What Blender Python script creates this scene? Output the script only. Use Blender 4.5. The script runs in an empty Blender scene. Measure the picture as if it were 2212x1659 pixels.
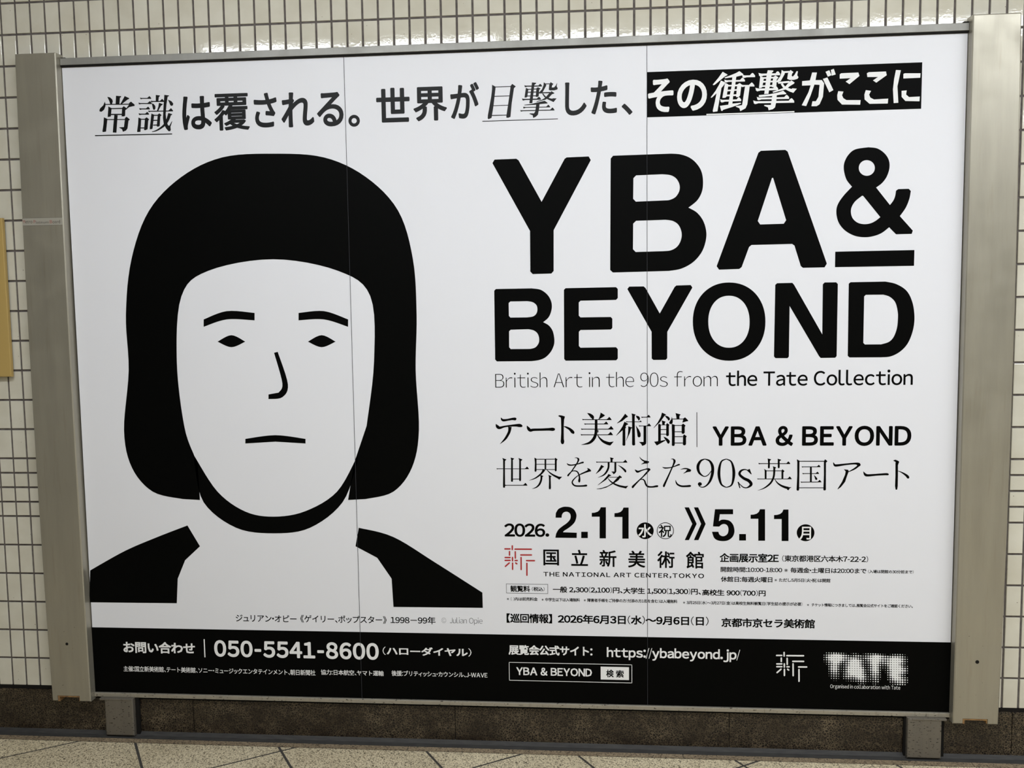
import bpy, math, random
from mathutils import Vector, Matrix

random.seed(7)
S = bpy.context.scene
COL = S.collection

# ------------------------------------------------------------------ camera, world, exposure
CAM = Vector((1.90770, -2.88315, 1.45061))
RIGHT = Vector((0.99627062, 0.08520642, -0.01359139))
UP = Vector((0.00630624, 0.08519290, 0.99634452))
BACK = Vector((0.08605284, -0.99271448, 0.08433785))
FPX = 1950.16
cd = bpy.data.cameras.new('camera')
cd.sensor_width = 36.0
cd.lens = FPX / 2212 * 36.0
cd.clip_start = 0.05
cam = bpy.data.objects.new('camera', cd)
COL.objects.link(cam)
M4 = Matrix((RIGHT, UP, BACK)).transposed().to_4x4()
M4.translation = CAM
cam.matrix_world = M4
S.camera = cam

w = bpy.data.worlds.new('world'); S.world = w; w.use_nodes = True
w.node_tree.nodes['Background'].inputs[0].default_value = (0.8, 0.85, 0.9, 1)
w.node_tree.nodes['Background'].inputs[1].default_value = 0.0
vs = S.view_settings
vs.view_transform = 'Standard'; vs.look = 'None'; vs.gamma = 1.0; vs.use_curve_mapping = False
vs.exposure = -0.09
LAMP_NEAR = 33.0      # tube rows under the ceiling, W-like radiance
LAMP_FAR = 17.5
CEIL = 2.86


# ------------------------------------------------------------------ helpers
def at(px, py, d=0.010):
    """point of the photograph (2212 x 1659) on the upright plane y = -d -> (x, z) in metres"""
    v = RIGHT * ((px - 1106) / FPX) + UP * ((829.5 - py) / FPX) - BACK
    t = (-d - CAM.y) / v.y
    q = CAM + v * t
    return q.x, q.z


def mesh_obj(name, verts, faces, mat, parent=None, smooth=False):
    me = bpy.data.meshes.new(name)
    me.from_pydata(verts, [], faces)
    me.update()
    if mat: me.materials.append(mat)
    if smooth:
        me.polygons.foreach_set('use_smooth', [True] * len(me.polygons))
    o = bpy.data.objects.new(name, me)
    COL.objects.link(o)
    if parent: o.parent = parent
    return o


class MB:
    def __init__(s): s.v = []; s.f = []
    def box(s, x0, x1, y0, y1, z0, z1):
        n = len(s.v)
        s.v += [(x, y, z) for x in (x0, x1) for y in (y0, y1) for z in (z0, z1)]
        s.f += [tuple(n + i for i in q) for q in ((0, 1, 3, 2), (4, 6, 7, 5), (0, 4, 5, 1), (2, 3, 7, 6), (0, 2, 6, 4), (1, 5, 7, 3))]
        return s
    def bevbox(s, x0, x1, yf, yb, z0, z1, b):
        """box with chamfered front edges (front at yf < yb)"""
        n = len(s.v)
        s.v += [(x0, yb, z0), (x1, yb, z0), (x1, yb, z1), (x0, yb, z1)]
        s.v += [(x0, yf + b, z0), (x1, yf + b, z0), (x1, yf + b, z1), (x0, yf + b, z1)]
        c = b * .3
        s.v += [(x0 + c, yf + c, z0 + c), (x1 - c, yf + c, z0 + c), (x1 - c, yf + c, z1 - c), (x0 + c, yf + c, z1 - c)]
        s.v += [(x0 + b, yf, z0 + b), (x1 - b, yf, z0 + b), (x1 - b, yf, z1 - b), (x0 + b, yf, z1 - b)]
        for k in range(3):
            for i in range(4):
                j = (i + 1) % 4
                s.f.append((n + 4 * k + i, n + 4 * k + j, n + 4 * k + 4 + j, n + 4 * k + 4 + i))
        s.f.append((n + 12, n + 13, n + 14, n + 15)); s.f.append((n + 3, n + 2, n + 1, n))
        return s
    def poly(s, pts):
        n = len(s.v); s.v += pts; s.f.append(tuple(range(n, n + len(pts)))); return s
    def prism(s, pts, y0, y1):
        """outline in x,z swept between y0 (front) and y1 (back)"""
        n = len(s.v); k = len(pts)
        s.v += [(x, y0, z) for x, z in pts] + [(x, y1, z) for x, z in pts]
        s.f.append(tuple(range(n, n + k))); s.f.append(tuple(range(n + 2 * k - 1, n + k - 1, -1)))
        for i in range(k):
            j = (i + 1) % k
            s.f.append((n + j, n + i, n + k + i, n + k + j))
        return s
    def build(s, name, mat, parent=None): return mesh_obj(name, s.v, s.f, mat, parent)


def empty(name, loc=(0, 0, 0)):
    o = bpy.data.objects.new(name, None); COL.objects.link(o); o.location = loc
    o.empty_display_size = .1
    return o


def tag(o, label=None, cat=None, group=None, kind=None):
    if label: o['label'] = label
    if cat: o['category'] = cat
    if group: o['group'] = group
    if kind: o['kind'] = kind
    return o


# ------------------------------------------------------------------ materials
def mat(name, col, rough=.5, metal=0., spec=.5, coat=0.):
    m = bpy.data.materials.new(name); m.use_nodes = True
    b = m.node_tree.nodes['Principled BSDF']
    b.inputs['Base Color'].default_value = (*col, 1)
    b.inputs['Roughness'].default_value = rough
    b.inputs['Metallic'].default_value = metal
    b.inputs['Specular IOR Level'].default_value = spec
    b.inputs['Coat Weight'].default_value = coat
    return m


class NT:
    def __init__(s, m): s.t = m.node_tree; s.b = s.t.nodes['Principled BSDF']
    def n(s, typ, **kw):
        x = s.t.nodes.new(typ)
        for k, v in kw.items():
            if isinstance(k, str) and k.startswith('_'): x.inputs[k[1:]].default_value = v
            else: setattr(x, k, v)
        return x
    def l(s, a, b): s.t.links.new(a, b)
    def coord(s, kind='Object', scale=(1, 1, 1), rot=(0, 0, 0)):
        c = s.n('ShaderNodeTexCoord'); mp = s.n('ShaderNodeMapping')
        mp.inputs['Scale'].default_value = scale; mp.inputs['Rotation'].default_value = rot
        s.l(c.outputs[kind], mp.inputs[0]); return mp.outputs[0]
    def world(s, scale=(1, 1, 1)):
        g = s.n('ShaderNodeNewGeometry'); mp = s.n('ShaderNodeMapping')
        mp.inputs['Scale'].default_value = scale
        s.l(g.outputs['Position'], mp.inputs[0]); return mp.outputs[0]
    def noise(s, vec, scale, detail=3, rough=.5):
        x = s.n('ShaderNodeTexNoise'); x.inputs['Scale'].default_value = scale
        x.inputs['Detail'].default_value = detail; x.inputs['Roughness'].default_value = rough
        s.l(vec, x.inputs['Vector']); return x.outputs['Fac']
    def ramp(s, fac, stops, interp='LINEAR'):
        r = s.n('ShaderNodeValToRGB'); r.color_ramp.interpolation = interp
        e = r.color_ramp.elements
        while len(e) < len(stops): e.new(.5)
        for el, (p, c) in zip(e, stops):
            el.position = p; el.color = (*c, 1) if len(c) == 3 else c
        s.l(fac, r.inputs[0]); return r.outputs[0]
    def mix(s, fac, a, b, mode='MIX'):
        x = s.n('ShaderNodeMix'); x.data_type = 'RGBA'; x.blend_type = mode
        if isinstance(fac, (int, float)): x.inputs[0].default_value = fac
        else: s.l(fac, x.inputs[0])
        for i, v in ((6, a), (7, b)):
            if isinstance(v, tuple): x.inputs[i].default_value = (*v, 1)
            else: s.l(v, x.inputs[i])
        return x.outputs[2]
    def bump(s, h, strength, dist):
        x = s.n('ShaderNodeBump'); x.inputs['Strength'].default_value = strength
        x.inputs['Distance'].default_value = dist
        s.l(h, x.inputs['Height']); s.l(x.outputs[0], s.b.inputs['Normal']); return x


# glazed wall tile
m_tile = mat('glazed_cream_tile', (.60, .56, .45), .06, spec=.5)
t = NT(m_tile); wv = t.world()
oi = t.n('ShaderNodeObjectInfo')
tint = t.ramp(oi.outputs['Random'], [(0, (.66, .635, .545)), (1, (.71, .685, .595))])
dirt = t.ramp(t.noise(wv, 9, 5), [(.35, (1, 1, 1)), (.75, (.86, .84, .80))])
c1 = t.mix(1, tint, dirt, 'MULTIPLY')
spk = t.ramp(t.noise(wv, 95, 2), [(.74, (1, 1, 1)), (.77, (.35, .3, .25))])
t.l(t.mix(1, c1, spk, 'MULTIPLY'), t.b.inputs['Base Color'])
t.bump(t.noise(wv, 110, 3, .6), .09, .0012)
t.l(t.ramp(t.noise(wv, 30, 3), [(.4, (.015,) * 3), (.8, (.045,) * 3)]), t.b.inputs['Roughness'])

m_grout = mat('dark_grout', (.075, .062, .058), .85)
t = NT(m_grout); t.l(t.ramp(t.noise(t.world(), 60, 4), [(.3, (.085, .072, .068)), (.8, (.17, .15, .14))]), t.b.inputs['Base Color'])

m_paper = mat('white_poster_film', (.79, .795, .845), .38, spec=.25)
t = NT(m_paper); t.bump(t.noise(t.world(), 5, 2), .05, .01)
m_ink = mat('black_print', (.0014, .0015, .0014), .5, spec=.045)
m_grey_ink = mat('dark_grey_print', (.0045, .0046, .005), .40, spec=.18)
m_white_ink = mat('white_print', (.84, .84, .85), .4, spec=.25)
m_red = mat('red_print', (.42, .035, .038), .4, spec=.25)
m_seam = mat('dark_grey_seam', (.045, .045, .052), .8, spec=.1)  # dark grey paper edges between the sheets

# steel posts with scuffs and streaks
def steel(name, base, dark, rough, scuff=.5):
    m = mat(name, base, rough, metal=.55, spec=.5)
    t = NT(m)
    wv = t.world()
    a = t.ramp(t.noise(t.world((9, 9, .8)), 3, 5, .6), [(.3, base), (.75, tuple(x * .86 for x in base))])
    st = t.noise(t.world((34, 34, 2.2)), 2.2, 4, .6)
    a = t.mix(t.ramp(st, [(.58, (0, 0, 0)), (.78, (.35,) * 3)]), a, dark)
    # dark scratches, dense near the floor
    n1 = t.noise(t.world((95, 95, 260)), 1.0, 3, .5)
    g = t.n('ShaderNodeNewGeometry'); sp = t.n('ShaderNodeSeparateXYZ'); t.l(g.outputs['Position'], sp.inputs[0])
    h = t.n('ShaderNodeMapRange'); h.inputs['From Min'].default_value = .1; h.inputs['From Max'].default_value = 1.0
    h.inputs['To Min'].default_value = .692 - .024 * scuff; h.inputs['To Max'].default_value = .80
    t.l(sp.outputs['Z'], h.inputs['Value'])
    gt = t.n('ShaderNodeMath'); gt.operation = 'SUBTRACT'; t.l(n1, gt.inputs[0]); t.l(h.outputs[0], gt.inputs[1])
    mm = t.n('ShaderNodeMath'); mm.operation = 'MULTIPLY'; mm.use_clamp = True; mm.inputs[1].default_value = 30
    t.l(gt.outputs[0], mm.inputs[0])
    a = t.mix(mm.outputs[0], a, (.05, .045, .035))
    t.l(a, t.b.inputs['Base Color'])
    t.l(t.ramp(t.noise(wv, 14, 5), [(.3, (rough - .05,) * 3), (.8, (rough + .12,) * 3)]), t.b.inputs['Roughness'])
    return m
m_post = steel('brushed_beige_steel', (.39, .365, .30), (.27, .23, .16), .36)
m_rail = steel('grey_aluminium', (.33, .325, .305), (.3, .29, .27), .5)
m_sill = steel('scuffed_beige_steel', (.40, .37, .31), (.10, .085, .06), .5, 2.5)
m_leg = steel('scuffed_leg_steel', (.20, .18, .15), (.07, .06, .05), .55, 3.0)
m_dark = mat('black_gap', (.012, .011, .010), .8, spec=.1)
m_rust = mat('rusty_steel', (.30, .17, .06), .7)
t = NT(m_rust); t.l(t.ramp(t.noise(t.world(), 60, 4), [(.35, (.33, .19, .07)), (.7, (.16, .08, .035))]), t.b.inputs['Base Color'])

# terrazzo skirting: dark stone chips in a tan matrix
m_terr = mat('dark_terrazzo', (.1, .08, .06), .35, spec=.4)
t = NT(m_terr)
mpv = t.world((1, 1, 1.25))
wob = t.n('ShaderNodeTexNoise'); wob.inputs['Scale'].default_value = 60; wob.inputs['Detail'].default_value = 2
t.l(mpv, wob.inputs['Vector'])
vm = t.n('ShaderNodeVectorMath'); vm.operation = 'SCALE'; vm.inputs['Scale'].default_value = .012
t.l(wob.outputs['Color'], vm.inputs[0])
va = t.n('ShaderNodeVectorMath'); va.operation = 'ADD'; t.l(mpv, va.inputs[0]); t.l(vm.outputs[0], va.inputs[1])
vo = t.n('ShaderNodeTexVoronoi'); vo.feature = 'DISTANCE_TO_EDGE'; vo.inputs['Scale'].default_value = 125
vc = t.n('ShaderNodeTexVoronoi'); vc.inputs['Scale'].default_value = 125
t.l(va.outputs[0], vo.inputs['Vector']); t.l(va.outputs[0], vc.inputs['Vector'])
chip = t.ramp(vc.outputs['Color'], [(0, (.003, .002, .0015)), (.5, (.009, .005, .003)), (.80, (.018, .012, .007)), (.93, (.035, .027, .017)), (1, (.10, .085, .06))])
size = t.noise(mpv, 20, 2)
edge = t.n('ShaderNodeMath'); edge.operation = 'SUBTRACT'; t.l(vo.outputs['Distance'], edge.inputs[0])
sz = t.n('ShaderNodeMapRange'); sz.inputs['To Min'].default_value = -.06; sz.inputs['To Max'].default_value = .17
t.l(size, sz.inputs['Value']); t.l(sz.outputs[0], edge.inputs[1])
em = t.n('ShaderNodeMath'); em.operation = 'MULTIPLY'; em.use_clamp = True; em.inputs[1].default_value = 25
t.l(edge.outputs[0], em.inputs[0])
matrix = t.ramp(t.noise(mpv, 7, 5, .6), [(.3, (.026, .017, .009)), (.68, (.140, .108, .068))])
t.l(t.mix(em.outputs[0], matrix, chip), t.b.inputs['Base Color'])

# floor slabs: fine cream terrazzo
def gran(name, light, mid, dark, scale):
    m = mat(name, mid, .45, spec=.35)
    t = NT(m); wv = t.world()
    v1 = t.n('ShaderNodeTexVoronoi'); v1.inputs['Scale'].default_value = scale; t.l(wv, v1.inputs['Vector'])
    bw = t.n('ShaderNodeSeparateColor'); t.l(v1.outputs['Color'], bw.inputs[0])
    c = t.ramp(bw.outputs[0], [(0, dark), (.22, mid), (.5, light), (.8, light), (1, mid)])
    n2 = t.ramp(t.noise(wv, 3, 5), [(.3, (1, 1, 1)), (.8, (.80, .78, .74))])
    oi = t.n('ShaderNodeObjectInfo')
    rnd = t.ramp(oi.outputs['Random'], [(0, (.9, .9, .9)), (1, (1.0, 1.0, 1.0))])
    t.l(t.mix(1, t.mix(1, c, n2, 'MULTIPLY'), rnd, 'MULTIPLY'), t.b.inputs['Base Color'])
    t.bump(v1.outputs['Distance'], .25, .001)
    return m
m_slab = gran('cream_granular_slab', (.80, .70, .50), (.44, .37, .25), (.06, .05, .035), 300)
m_strip = gran('brown_granular_strip', (.34, .27, .18), (.20, .15, .10), (.05, .04, .03), 260)
m_joint = mat('floor_joint', (.045, .04, .035), .9)
m_cove = mat('dark_grey_mortar', (.06, .06, .062), .7)
t = NT(m_cove); t.l(t.ramp(t.noise(t.world((1, 6, 1)), 22, 5), [(.3, (.021, .020, .020)), (.75, (.042, .040, .037))]), t.b.inputs['Base Color'])
m_ceil = mat('off_white_ceiling', (.62, .61, .57), .8)
m_far = mat('cream_far_wall', (.50, .47, .39), .5)
m_case = mat('grey_lamp_case', (.3, .3, .29), .5)
m_yel = mat('ochre_plastic', (.46, .32, .11), .4, spec=.4)


def glow(name, strength):
    m = bpy.data.materials.new(name); m.use_nodes = True; nt = m.node_tree; nt.nodes.clear()
    e = nt.nodes.new('ShaderNodeEmission'); o = nt.nodes.new('ShaderNodeOutputMaterial')
    e.inputs[0].default_value = (.955, 1.0, 1.045, 1); e.inputs[1].default_value = strength
    nt.links.new(e.outputs[0], o.inputs[0]); return m
m_tube = glow('lamp_diffuser_near', LAMP_NEAR)
m_tube2 = glow('lamp_diffuser_far', LAMP_FAR)

# ------------------------------------------------------------------ shell of the passage
X0, X1, YB = -5.0, 9.0, -5.6
G = .004                                     # tile face is y = 0, grout bed lies behind it
wall = MB().box(X0, X1, G - .0005, .2, 0, CEIL).build('wall_back', m_grout); tag(wall, kind='structure')
tag(MB().box(X0, X1, YB - .2, YB, 0, CEIL).build('wall_front', m_far), kind='structure')
tag(MB().box(X0 - .2, X0, YB, .2, 0, CEIL).build('wall_left', m_far), kind='structure')
tag(MB().box(X1, X1 + .2, YB, .2, 0, CEIL).build('wall_right', m_far), kind='structure')
tag(MB().box(X0 - .2, X1 + .2, YB - .2, .2, CEIL, CEIL + .15).build('ceiling', m_ceil), kind='structure')
floor = MB().box(X0 - .2, X1 + .2, YB - .2, .2, -.15, -.0009).build('floor', m_joint); tag(floor, kind='structure')

# ---- wall tiles: 50 x 100 mm pitch, four half rows in the middle
ZR = 2.46                                    # height of row line 0
RP = .09985
rows = []                                    # (index, top, height)
r = -3.0
while r < 23 - 1e-6:
    h = .5 if 15 <= r < 17 else 1.
    rows.append((r, h)); r += h
TG = .0066
def tile_mesh(w_, h_):
    b = MB().bevbox(-w_ / 2, w_ / 2, -.0006, G, -h_ / 2, h_ / 2, .0013)
    me = bpy.data.meshes.new('ceramic_tile'); me.from_pydata(b.v, [], b.f); me.update(); me.materials.append(m_tile); return me
me_full = tile_mesh(.05 - TG, RP - TG); me_half = tile_mesh(.05 - TG, RP / 2 - TG)
def seen(r, c):
    if r == -1: return -3 <= c <= 10
    if r == 0: return -3 <= c <= 52
    if r == 1: return -2 <= c <= 64
    if r > 1 and -3 <= c <= 0: return c >= -1 - (r >= 8) - (r >= 18)
    return r > 1 and 63 < c <= 65
rest = MB(); ntile = 0
for r, h in rows:
    zc = ZR - (r + h / 2) * RP
    if zc + h * RP / 2 > CEIL: continue
    for c in range(-100, 180):
        if 4 <= c <= 60 and r >= 2: continue     # hidden behind the billboard
        xc = (c + .5) * .05
        if xc < X0 or xc > X1: continue
        if seen(r, c):
            o = bpy.data.objects.new('ceramic_tile', me_full if h == 1 else me_half)
            COL.objects.link(o); o.parent = wall
            o.location = (xc, 0, zc)
            o.rotation_euler = (random.gauss(0, .0022), random.gauss(0, .001), random.gauss(0, .004))
            ntile += 1
        elif -30 <= c <= 95:
            hw, hh = (.05 - TG) / 2, (RP * h - TG) / 2
            rest.bevbox(xc - hw, xc + hw, -.0006, G, zc - hh, zc + hh, .0013)
        else:
            hw, hh = (.05 - TG) / 2, (RP * h - TG) / 2
            n = len(rest.v); rest.v += [(xc - hw, 0, zc - hh), (xc + hw, 0, zc - hh), (xc + hw, 0, zc + hh), (xc - hw, 0, zc + hh)]
            rest.f.append((n, n + 1, n + 2, n + 3))
tag(rest.build('ceramic_tiles_beyond', m_tile, wall), kind='stuff')
print('tiles', ntile)

# ---- terrazzo skirting in slabs, dark joint above it
sk = empty('baseboard_back', (0, 0, 0)); tag(sk, kind='structure')
edges = [-4.9, -4.0, -3.1, -2.2, -1.26, -.35, .548, 1.452, 2.352, 3.232, 4.13, 5.03, 5.93, 6.83, 7.73, 8.6]
for a, b in zip(edges, edges[1:]):
    MB().bevbox(a + .0008, b - .0008, -.004, G, .004, .154, .0015).build('terrazzo_panel', m_terr, sk)
MB().box(X0, X1, -.0005, G, .154, .1665).build('top_joint', m_dark, sk)

# ---- cove and edging strip, then diagonal slabs
cv = MB(); n = 60
for i in range(n):
    a = X0 + (X1 - X0) * i / n; b = X0 + (X1 - X0) * (i + 1) / n
    cv.poly([(a, -.0335, .0005), (b, -.0335, .0005), (b, -.016, .004), (a, -.016, .004)])
    cv.poly([(a, -.016, .004), (b, -.016, .004), (b, 0, .0165), (a, 0, .0165)])
tag(cv.build('trim_1', m_cove), kind='structure')
st = empty('trim_2'); tag(st, kind='structure')
x = X0
while x < X1:
    MB().box(x, min(x + .898, X1), -.0595, -.0345, -.0009, .0008).build('edging_strip', m_strip, st); x += .9

P, ang = .4165, math.radians(33.4)
u = Vector((math.cos(ang), math.sin(ang), 0)); v = Vector((math.sin(ang), -math.cos(ang), 0))
# family of joints along v passes (0.861,-.055); family along u passes (0.931,-.055)
pu = Vector((.861, -.055, 0)).dot(u); pv = Vector((.931, -.055, 0)).dot(v)
def clip(poly, axis, lim, keep_less):
    out = []
    for i in range(len(poly)):
        a, b = poly[i], poly[(i + 1) % len(poly)]
        ia = (a[axis] < lim) == keep_less; ib = (b[axis] < lim) == keep_less
        if ia: out.append(a)
        if ia != ib:
            s_ = (lim - a[axis]) / (b[axis] - a[axis]); out.append(a + (b - a) * s_)
    return out
far_slabs = MB(); jw = .0042
for i in range(-14, 26):
    for j in range(-14, 26):
        c = [(pu + i * P + jw, pv + j * P + jw), (pu + (i + 1) * P - jw, pv + j * P + jw), (pu + (i + 1) * P - jw, pv + (j + 1) * P - jw), (pu + i * P + jw, pv + (j + 1) * P - jw)]
        pl = [u * a + v * b for a, b in c]
        pl = clip(pl, 1, -.0625, True)
        for ax, lim, kl in ((1, YB, False), (0, X0, False), (0, X1, True)):
            if len(pl) > 2: pl = clip(pl, ax, lim, kl)
        if len(pl) < 3: continue
        cx = sum(q.x for q in pl) / len(pl); cy = sum(q.y for q in pl) / len(pl)
        if max(q.y for q in pl) > -.9 and -1.2 < cx < 4.6:
            k = len(pl)
            vv = [(q.x, q.y, 0) for q in pl] + [(q.x, q.y, -.0009) for q in pl]
            ff = [tuple(range(k))] + [(a, a + k, (a + 1) % k + k, (a + 1) % k) for a in range(k)]
            mesh_obj('floor_slab', vv, ff, m_slab, floor)
        else:
            far_slabs.poly([(q.x, q.y, 0) for q in pl])
tag(far_slabs.build('floor_slabs_beyond', m_slab, floor), kind='stuff')

# ------------------------------------------------------------------ ceiling lamps (out of frame; they mirror in the glaze)
def lamp(x0, x1, yc, m, label):
    e = empty('ceiling_lamp', ((x0 + x1) / 2, yc, CEIL - .01)); tag(e, label, 'ceiling lamp', 'tube lamps on the passage ceiling')
    L = (x1 - x0) / 2
    MB().box(-L, L, -.10, .10, -.115, .01).build('lamp_case', m_case, e)
    b = MB(); n_ = 8; prof = [(.085 * math.cos(math.pi * k / n_), -.1155 - .045 * math.sin(math.pi * k / n_)) for k in range(n_ + 1)]
    for k in range(n_):
        (a, za), (c, zc_) = prof[k], prof[k + 1]
        b.poly([(-L + .01, a, za), (L - .01, a, za), (L - .01, c, zc_), (-L + .01, c, zc_)])
    for s_ in (-L + .01, L - .01): b.poly([(s_, a, za) for a, za in prof])
    b.build('diffuser', m, e)
D1, D2 = 1.62, 3.7
NTH = ('leftmost', 'second from left', 'third from left', 'rightmost')
for i, (a, b) in enumerate(((0.02, 1.46), (1.54, 3.12), (3.20, 4.78), (4.86, 6.4))):
    lamp(a, b, -D1, m_tube, 'white ceiling tube lamp, %s of the row nearer the billboard' % NTH[i])
for i, (a, b) in enumerate(((0.02, 1.46), (1.54, 3.12), (3.20, 4.78), (4.86, 6.4))):
    lamp(a, b, -D2, m_tube2, 'white ceiling tube lamp, %s of the row farther from the billboard' % NTH[i])

# ------------------------------------------------------------------ billboard frame
PD = .010
PX0, PX1, PZ0, PZ1 = .150, 3.100, .150, 2.2585
fr = empty('billboard_frame', (1.62, 0, .13)); tag(fr, 'beige steel frame with two wide flat posts around the black and white poster', 'billboard frame')
def part(mb, name, m, parent=fr):
    o = mb.build(name, m); o.parent = parent; o.matrix_parent_inverse = parent.matrix_world.inverted() if False else Matrix.Translation(-Vector(parent.location)); return o
def post(x0, x1, n0, n1, z0, z1, zn, inner):
    """wide post, notch n0..n1 up to zn at its foot"""
    f, c = -.042, .003
    b = MB()
    o = [(x0, z0), (n0, z0), (n0, zn), (n1, zn), (n1, z0), (x1, z0), (x1, z1), (x0, z1)]
    oi_ = [(x0 + c, z0 + c), (n0 - c * .2, z0 + c), (n0 - c * .2, zn + c * .2), (n1 + c * .2, zn + c * .2), (n1 + c * .2, z0 + c), (x1 - c, z0 + c), (x1 - c, z1 - c), (x0 + c, z1 - c)]
    k = 8
    b.v += [(x, f, z) for x, z in oi_] + [(x, f + c, z) for x, z in o] + [(x, .001, z) for x, z in o]
    b.f.append((0, 1, 2, 7)); b.f.append((2, 3, 6, 7)); b.f.append((3, 4, 5, 6))
    for i in range(k):
        j = (i + 1) % k
        b.f += [(j, i, k + i, k + j), (k + j, k + i, 2 * k + i, 2 * k + j)]
    return b
lp = part(post(.0672, .2050, .0875, .1660, .1305, 2.2865, .1498, 1), 'post', m_post)
rp = part(post(3.0362, 3.1730, 3.0655, 3.1405, .1295, 2.2905, .1468, 0), 'post', m_post)
import bmesh
def bow(o, x0, x1, z0, z1, bl, br):
    """the sheet-metal cover swells sideways between its fixings"""
    bm = bmesh.new(); bm.from_mesh(o.data)
    for k in range(1, 12):
        z = z0 + (z1 - z0) * k / 12
        bmesh.ops.bisect_plane(bm, geom=bm.verts[:] + bm.edges[:] + bm.faces[:], plane_co=(0, 0, z), plane_no=(0, 0, 1))
    for v_ in bm.verts:
        t_ = (v_.co.z - z0) / (z1 - z0); f_ = (v_.co.x - x0) / (x1 - x0)
        v_.co.x += (bl * (1 - f_) + br * f_) * 4 * t_ * (1 - t_)
    bm.to_mesh(o.data); bm.free(); o.data.update()
bow(lp, .0672, .2050, .1305, 2.2865, -.0098, -.0050)
bow(rp, 3.0362, 3.1730, .1295, 2.2905, .0015, .0095)
for p_, (a, b, zt) in ((lp, (.0875, .1660, .1498)), (rp, (3.0655, 3.1405, .1468))):
    zb = .1305
    q = MB().box(a + .0005, b - .0005, -.0405, -.002, zt - .0050, zt - .0003).box(a + .0005, a + .0065, -.0405, -.002, zb - .001, zt - .005).box(b - .0025, b - .0005, -.0405, -.002, zb + .001, zt - .005)
    o = q.build('notch_lining', m_rust, p_); o['label'] = 'rusty lining of the notch at the post foot'
def disc(name, x, z, y, r_, m, parent, nseg=16, dy=.0012, sx=1):
    b = MB(); ring = [(x + r_ * sx * math.cos(2 * math.pi * k / nseg), z + r_ * math.sin(2 * math.pi * k / nseg)) for k in range(nseg)]
    b.prism(ring, y - dy, y); return b.build(name, m, parent)
o = disc('screw_hole', .1313, .3324, -.0420, .0050, m_dark, lp, dy=.0004); o['label'] = 'round black hole'
o = disc('screw_hole', 3.1040, .3311, -.0420, .0058, m_dark, rp, dy=.0004); o['label'] = 'round black hole'
# small raised clips on the inner flanges
part(MB().bevbox(.2050, 3.0362, -.0185, .001, 2.2520, 2.2745, .0015), 'top_rail', m_rail)
part(MB().box(.2050, 3.0362, -.0175, -.003, 2.2470, 2.2521), 'rail_gasket', m_dark)
part(MB().bevbox(.2050, 3.0362, -.0185, .001, .1385, .1525, .0015), 'bottom_rail', m_sill)
for a, b, pa, pb in ((.2462, .3475, .230, .342), (2.9033, 3.0081, 2.916, 3.022)):
    lg = part(MB().bevbox(a, b, -.030, -.0045, .0075, .1385, .004), 'leg', m_leg)
    q = MB().bevbox(pa, pb, -.0315, -.0045, .1325, .1384, .001).build('cap_plate', m_leg, lg)
    MB().box(a - .006, a - .0002, -.014, -.0045, .008, .138).build('leg_shade_strip', m_dark, lg)  # dark strips stand in for the shade on both sides of the leg
    MB().box(b + .0002, b + .013, -.014, -.0045, .008, .138).build('leg_shade_strip', m_dark, lg)
# black brackets between post heads and wall
for xa, xb, z in ((.205, .219, 2.274), (3.022, 3.0362, 2.276)):
    part(MB().box(xa, xb, -.012, -.0007, z + .0005, z + .004), 'top_bracket', m_dark)

# ------------------------------------------------------------------ poster sheets
ps = empty('exhibition_poster', (1.62, 0, .155))
tag(ps, 'huge black and white exhibition poster in three sheets with a plain portrait on the left', 'poster')
def ppart(o): o.parent = ps; o.matrix_parent_inverse = Matrix.Translation(-Vector(ps.location)); return o
S1, S2 = 1.1395, 2.0883
for a, b in ((PX0 + .056, S1 - .0004), (S1 + .0004, S2 - .0004), (S2 + .0004, PX1 - .065)):
    ppart(MB().box(a, b, -PD, -.001, .1526, 2.2465).build('poster_sheet', m_paper))
Y_INK, Y_TOP, Y_TOP2, Y_SEAM = -.0103, -.0107, -.0110, -.0112


def set_y(o, y):
    return o


# ---- filled outlines (2D curve -> mesh) in the poster plane
def fill(name, loops, m, y=Y_INK, parent=ps, d=PD):
    cu = bpy.data.curves.new(name, 'CURVE'); cu.dimensions = '2D'; cu.fill_mode = 'BOTH'
    for lp_ in loops:
        sp = cu.splines.new('POLY'); sp.points.add(len(lp_) - 1); sp.use_cyclic_u = True
        for q, (x, z) in zip(sp.points, lp_): q.co = (x, z, 0, 1)
    return curve_mesh(name, cu, m, y, parent)


def ev(cu):
    o = bpy.data.objects.new('tmp', cu); COL.objects.link(o)
    dg = bpy.context.evaluated_depsgraph_get(); dg.update()
    oe = o.evaluated_get(dg); me = oe.to_mesh()
    vs_ = [tuple(v.co) for v in me.vertices]; fs = [tuple(p.vertices) for p in me.polygons]
    oe.to_mesh_clear(); bpy.data.objects.remove(o); bpy.data.curves.remove(cu)
    return vs_, fs


def curve_mesh(name, cu, m, y, parent):
    vs_, fs = ev(cu)
    o = mesh_obj(name, [(a, y, b) for a, b, _ in vs_], fs, m)
    if parent is ps: ppart(o)
    return o


def PX(pts, ox, oy, sc): return [at(x / sc + ox, y / sc + oy) for x, y in pts]


def smooth(pts, n=4, closed=True):
    out = []; k = len(pts)
    rng = range(k if closed else k - 1)
    for i in rng:
        if closed: p = [pts[(i + j - 1) % k] for j in range(4)]
        else: p = [pts[max(0, min(k - 1, i + j - 1))] for j in range(4)]
        for s_ in range(n):
            tt = s_ / n
            out.append(tuple(.5 * (2 * b + (c - a) * tt + (2 * a - 5 * b + 4 * c - d_) * tt ** 2 + (3 * b - a - 3 * c + d_) * tt ** 3) for a, b, c, d_ in zip(*p)))
    if not closed: out.append(tuple(pts[-1]))
    return out


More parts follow.
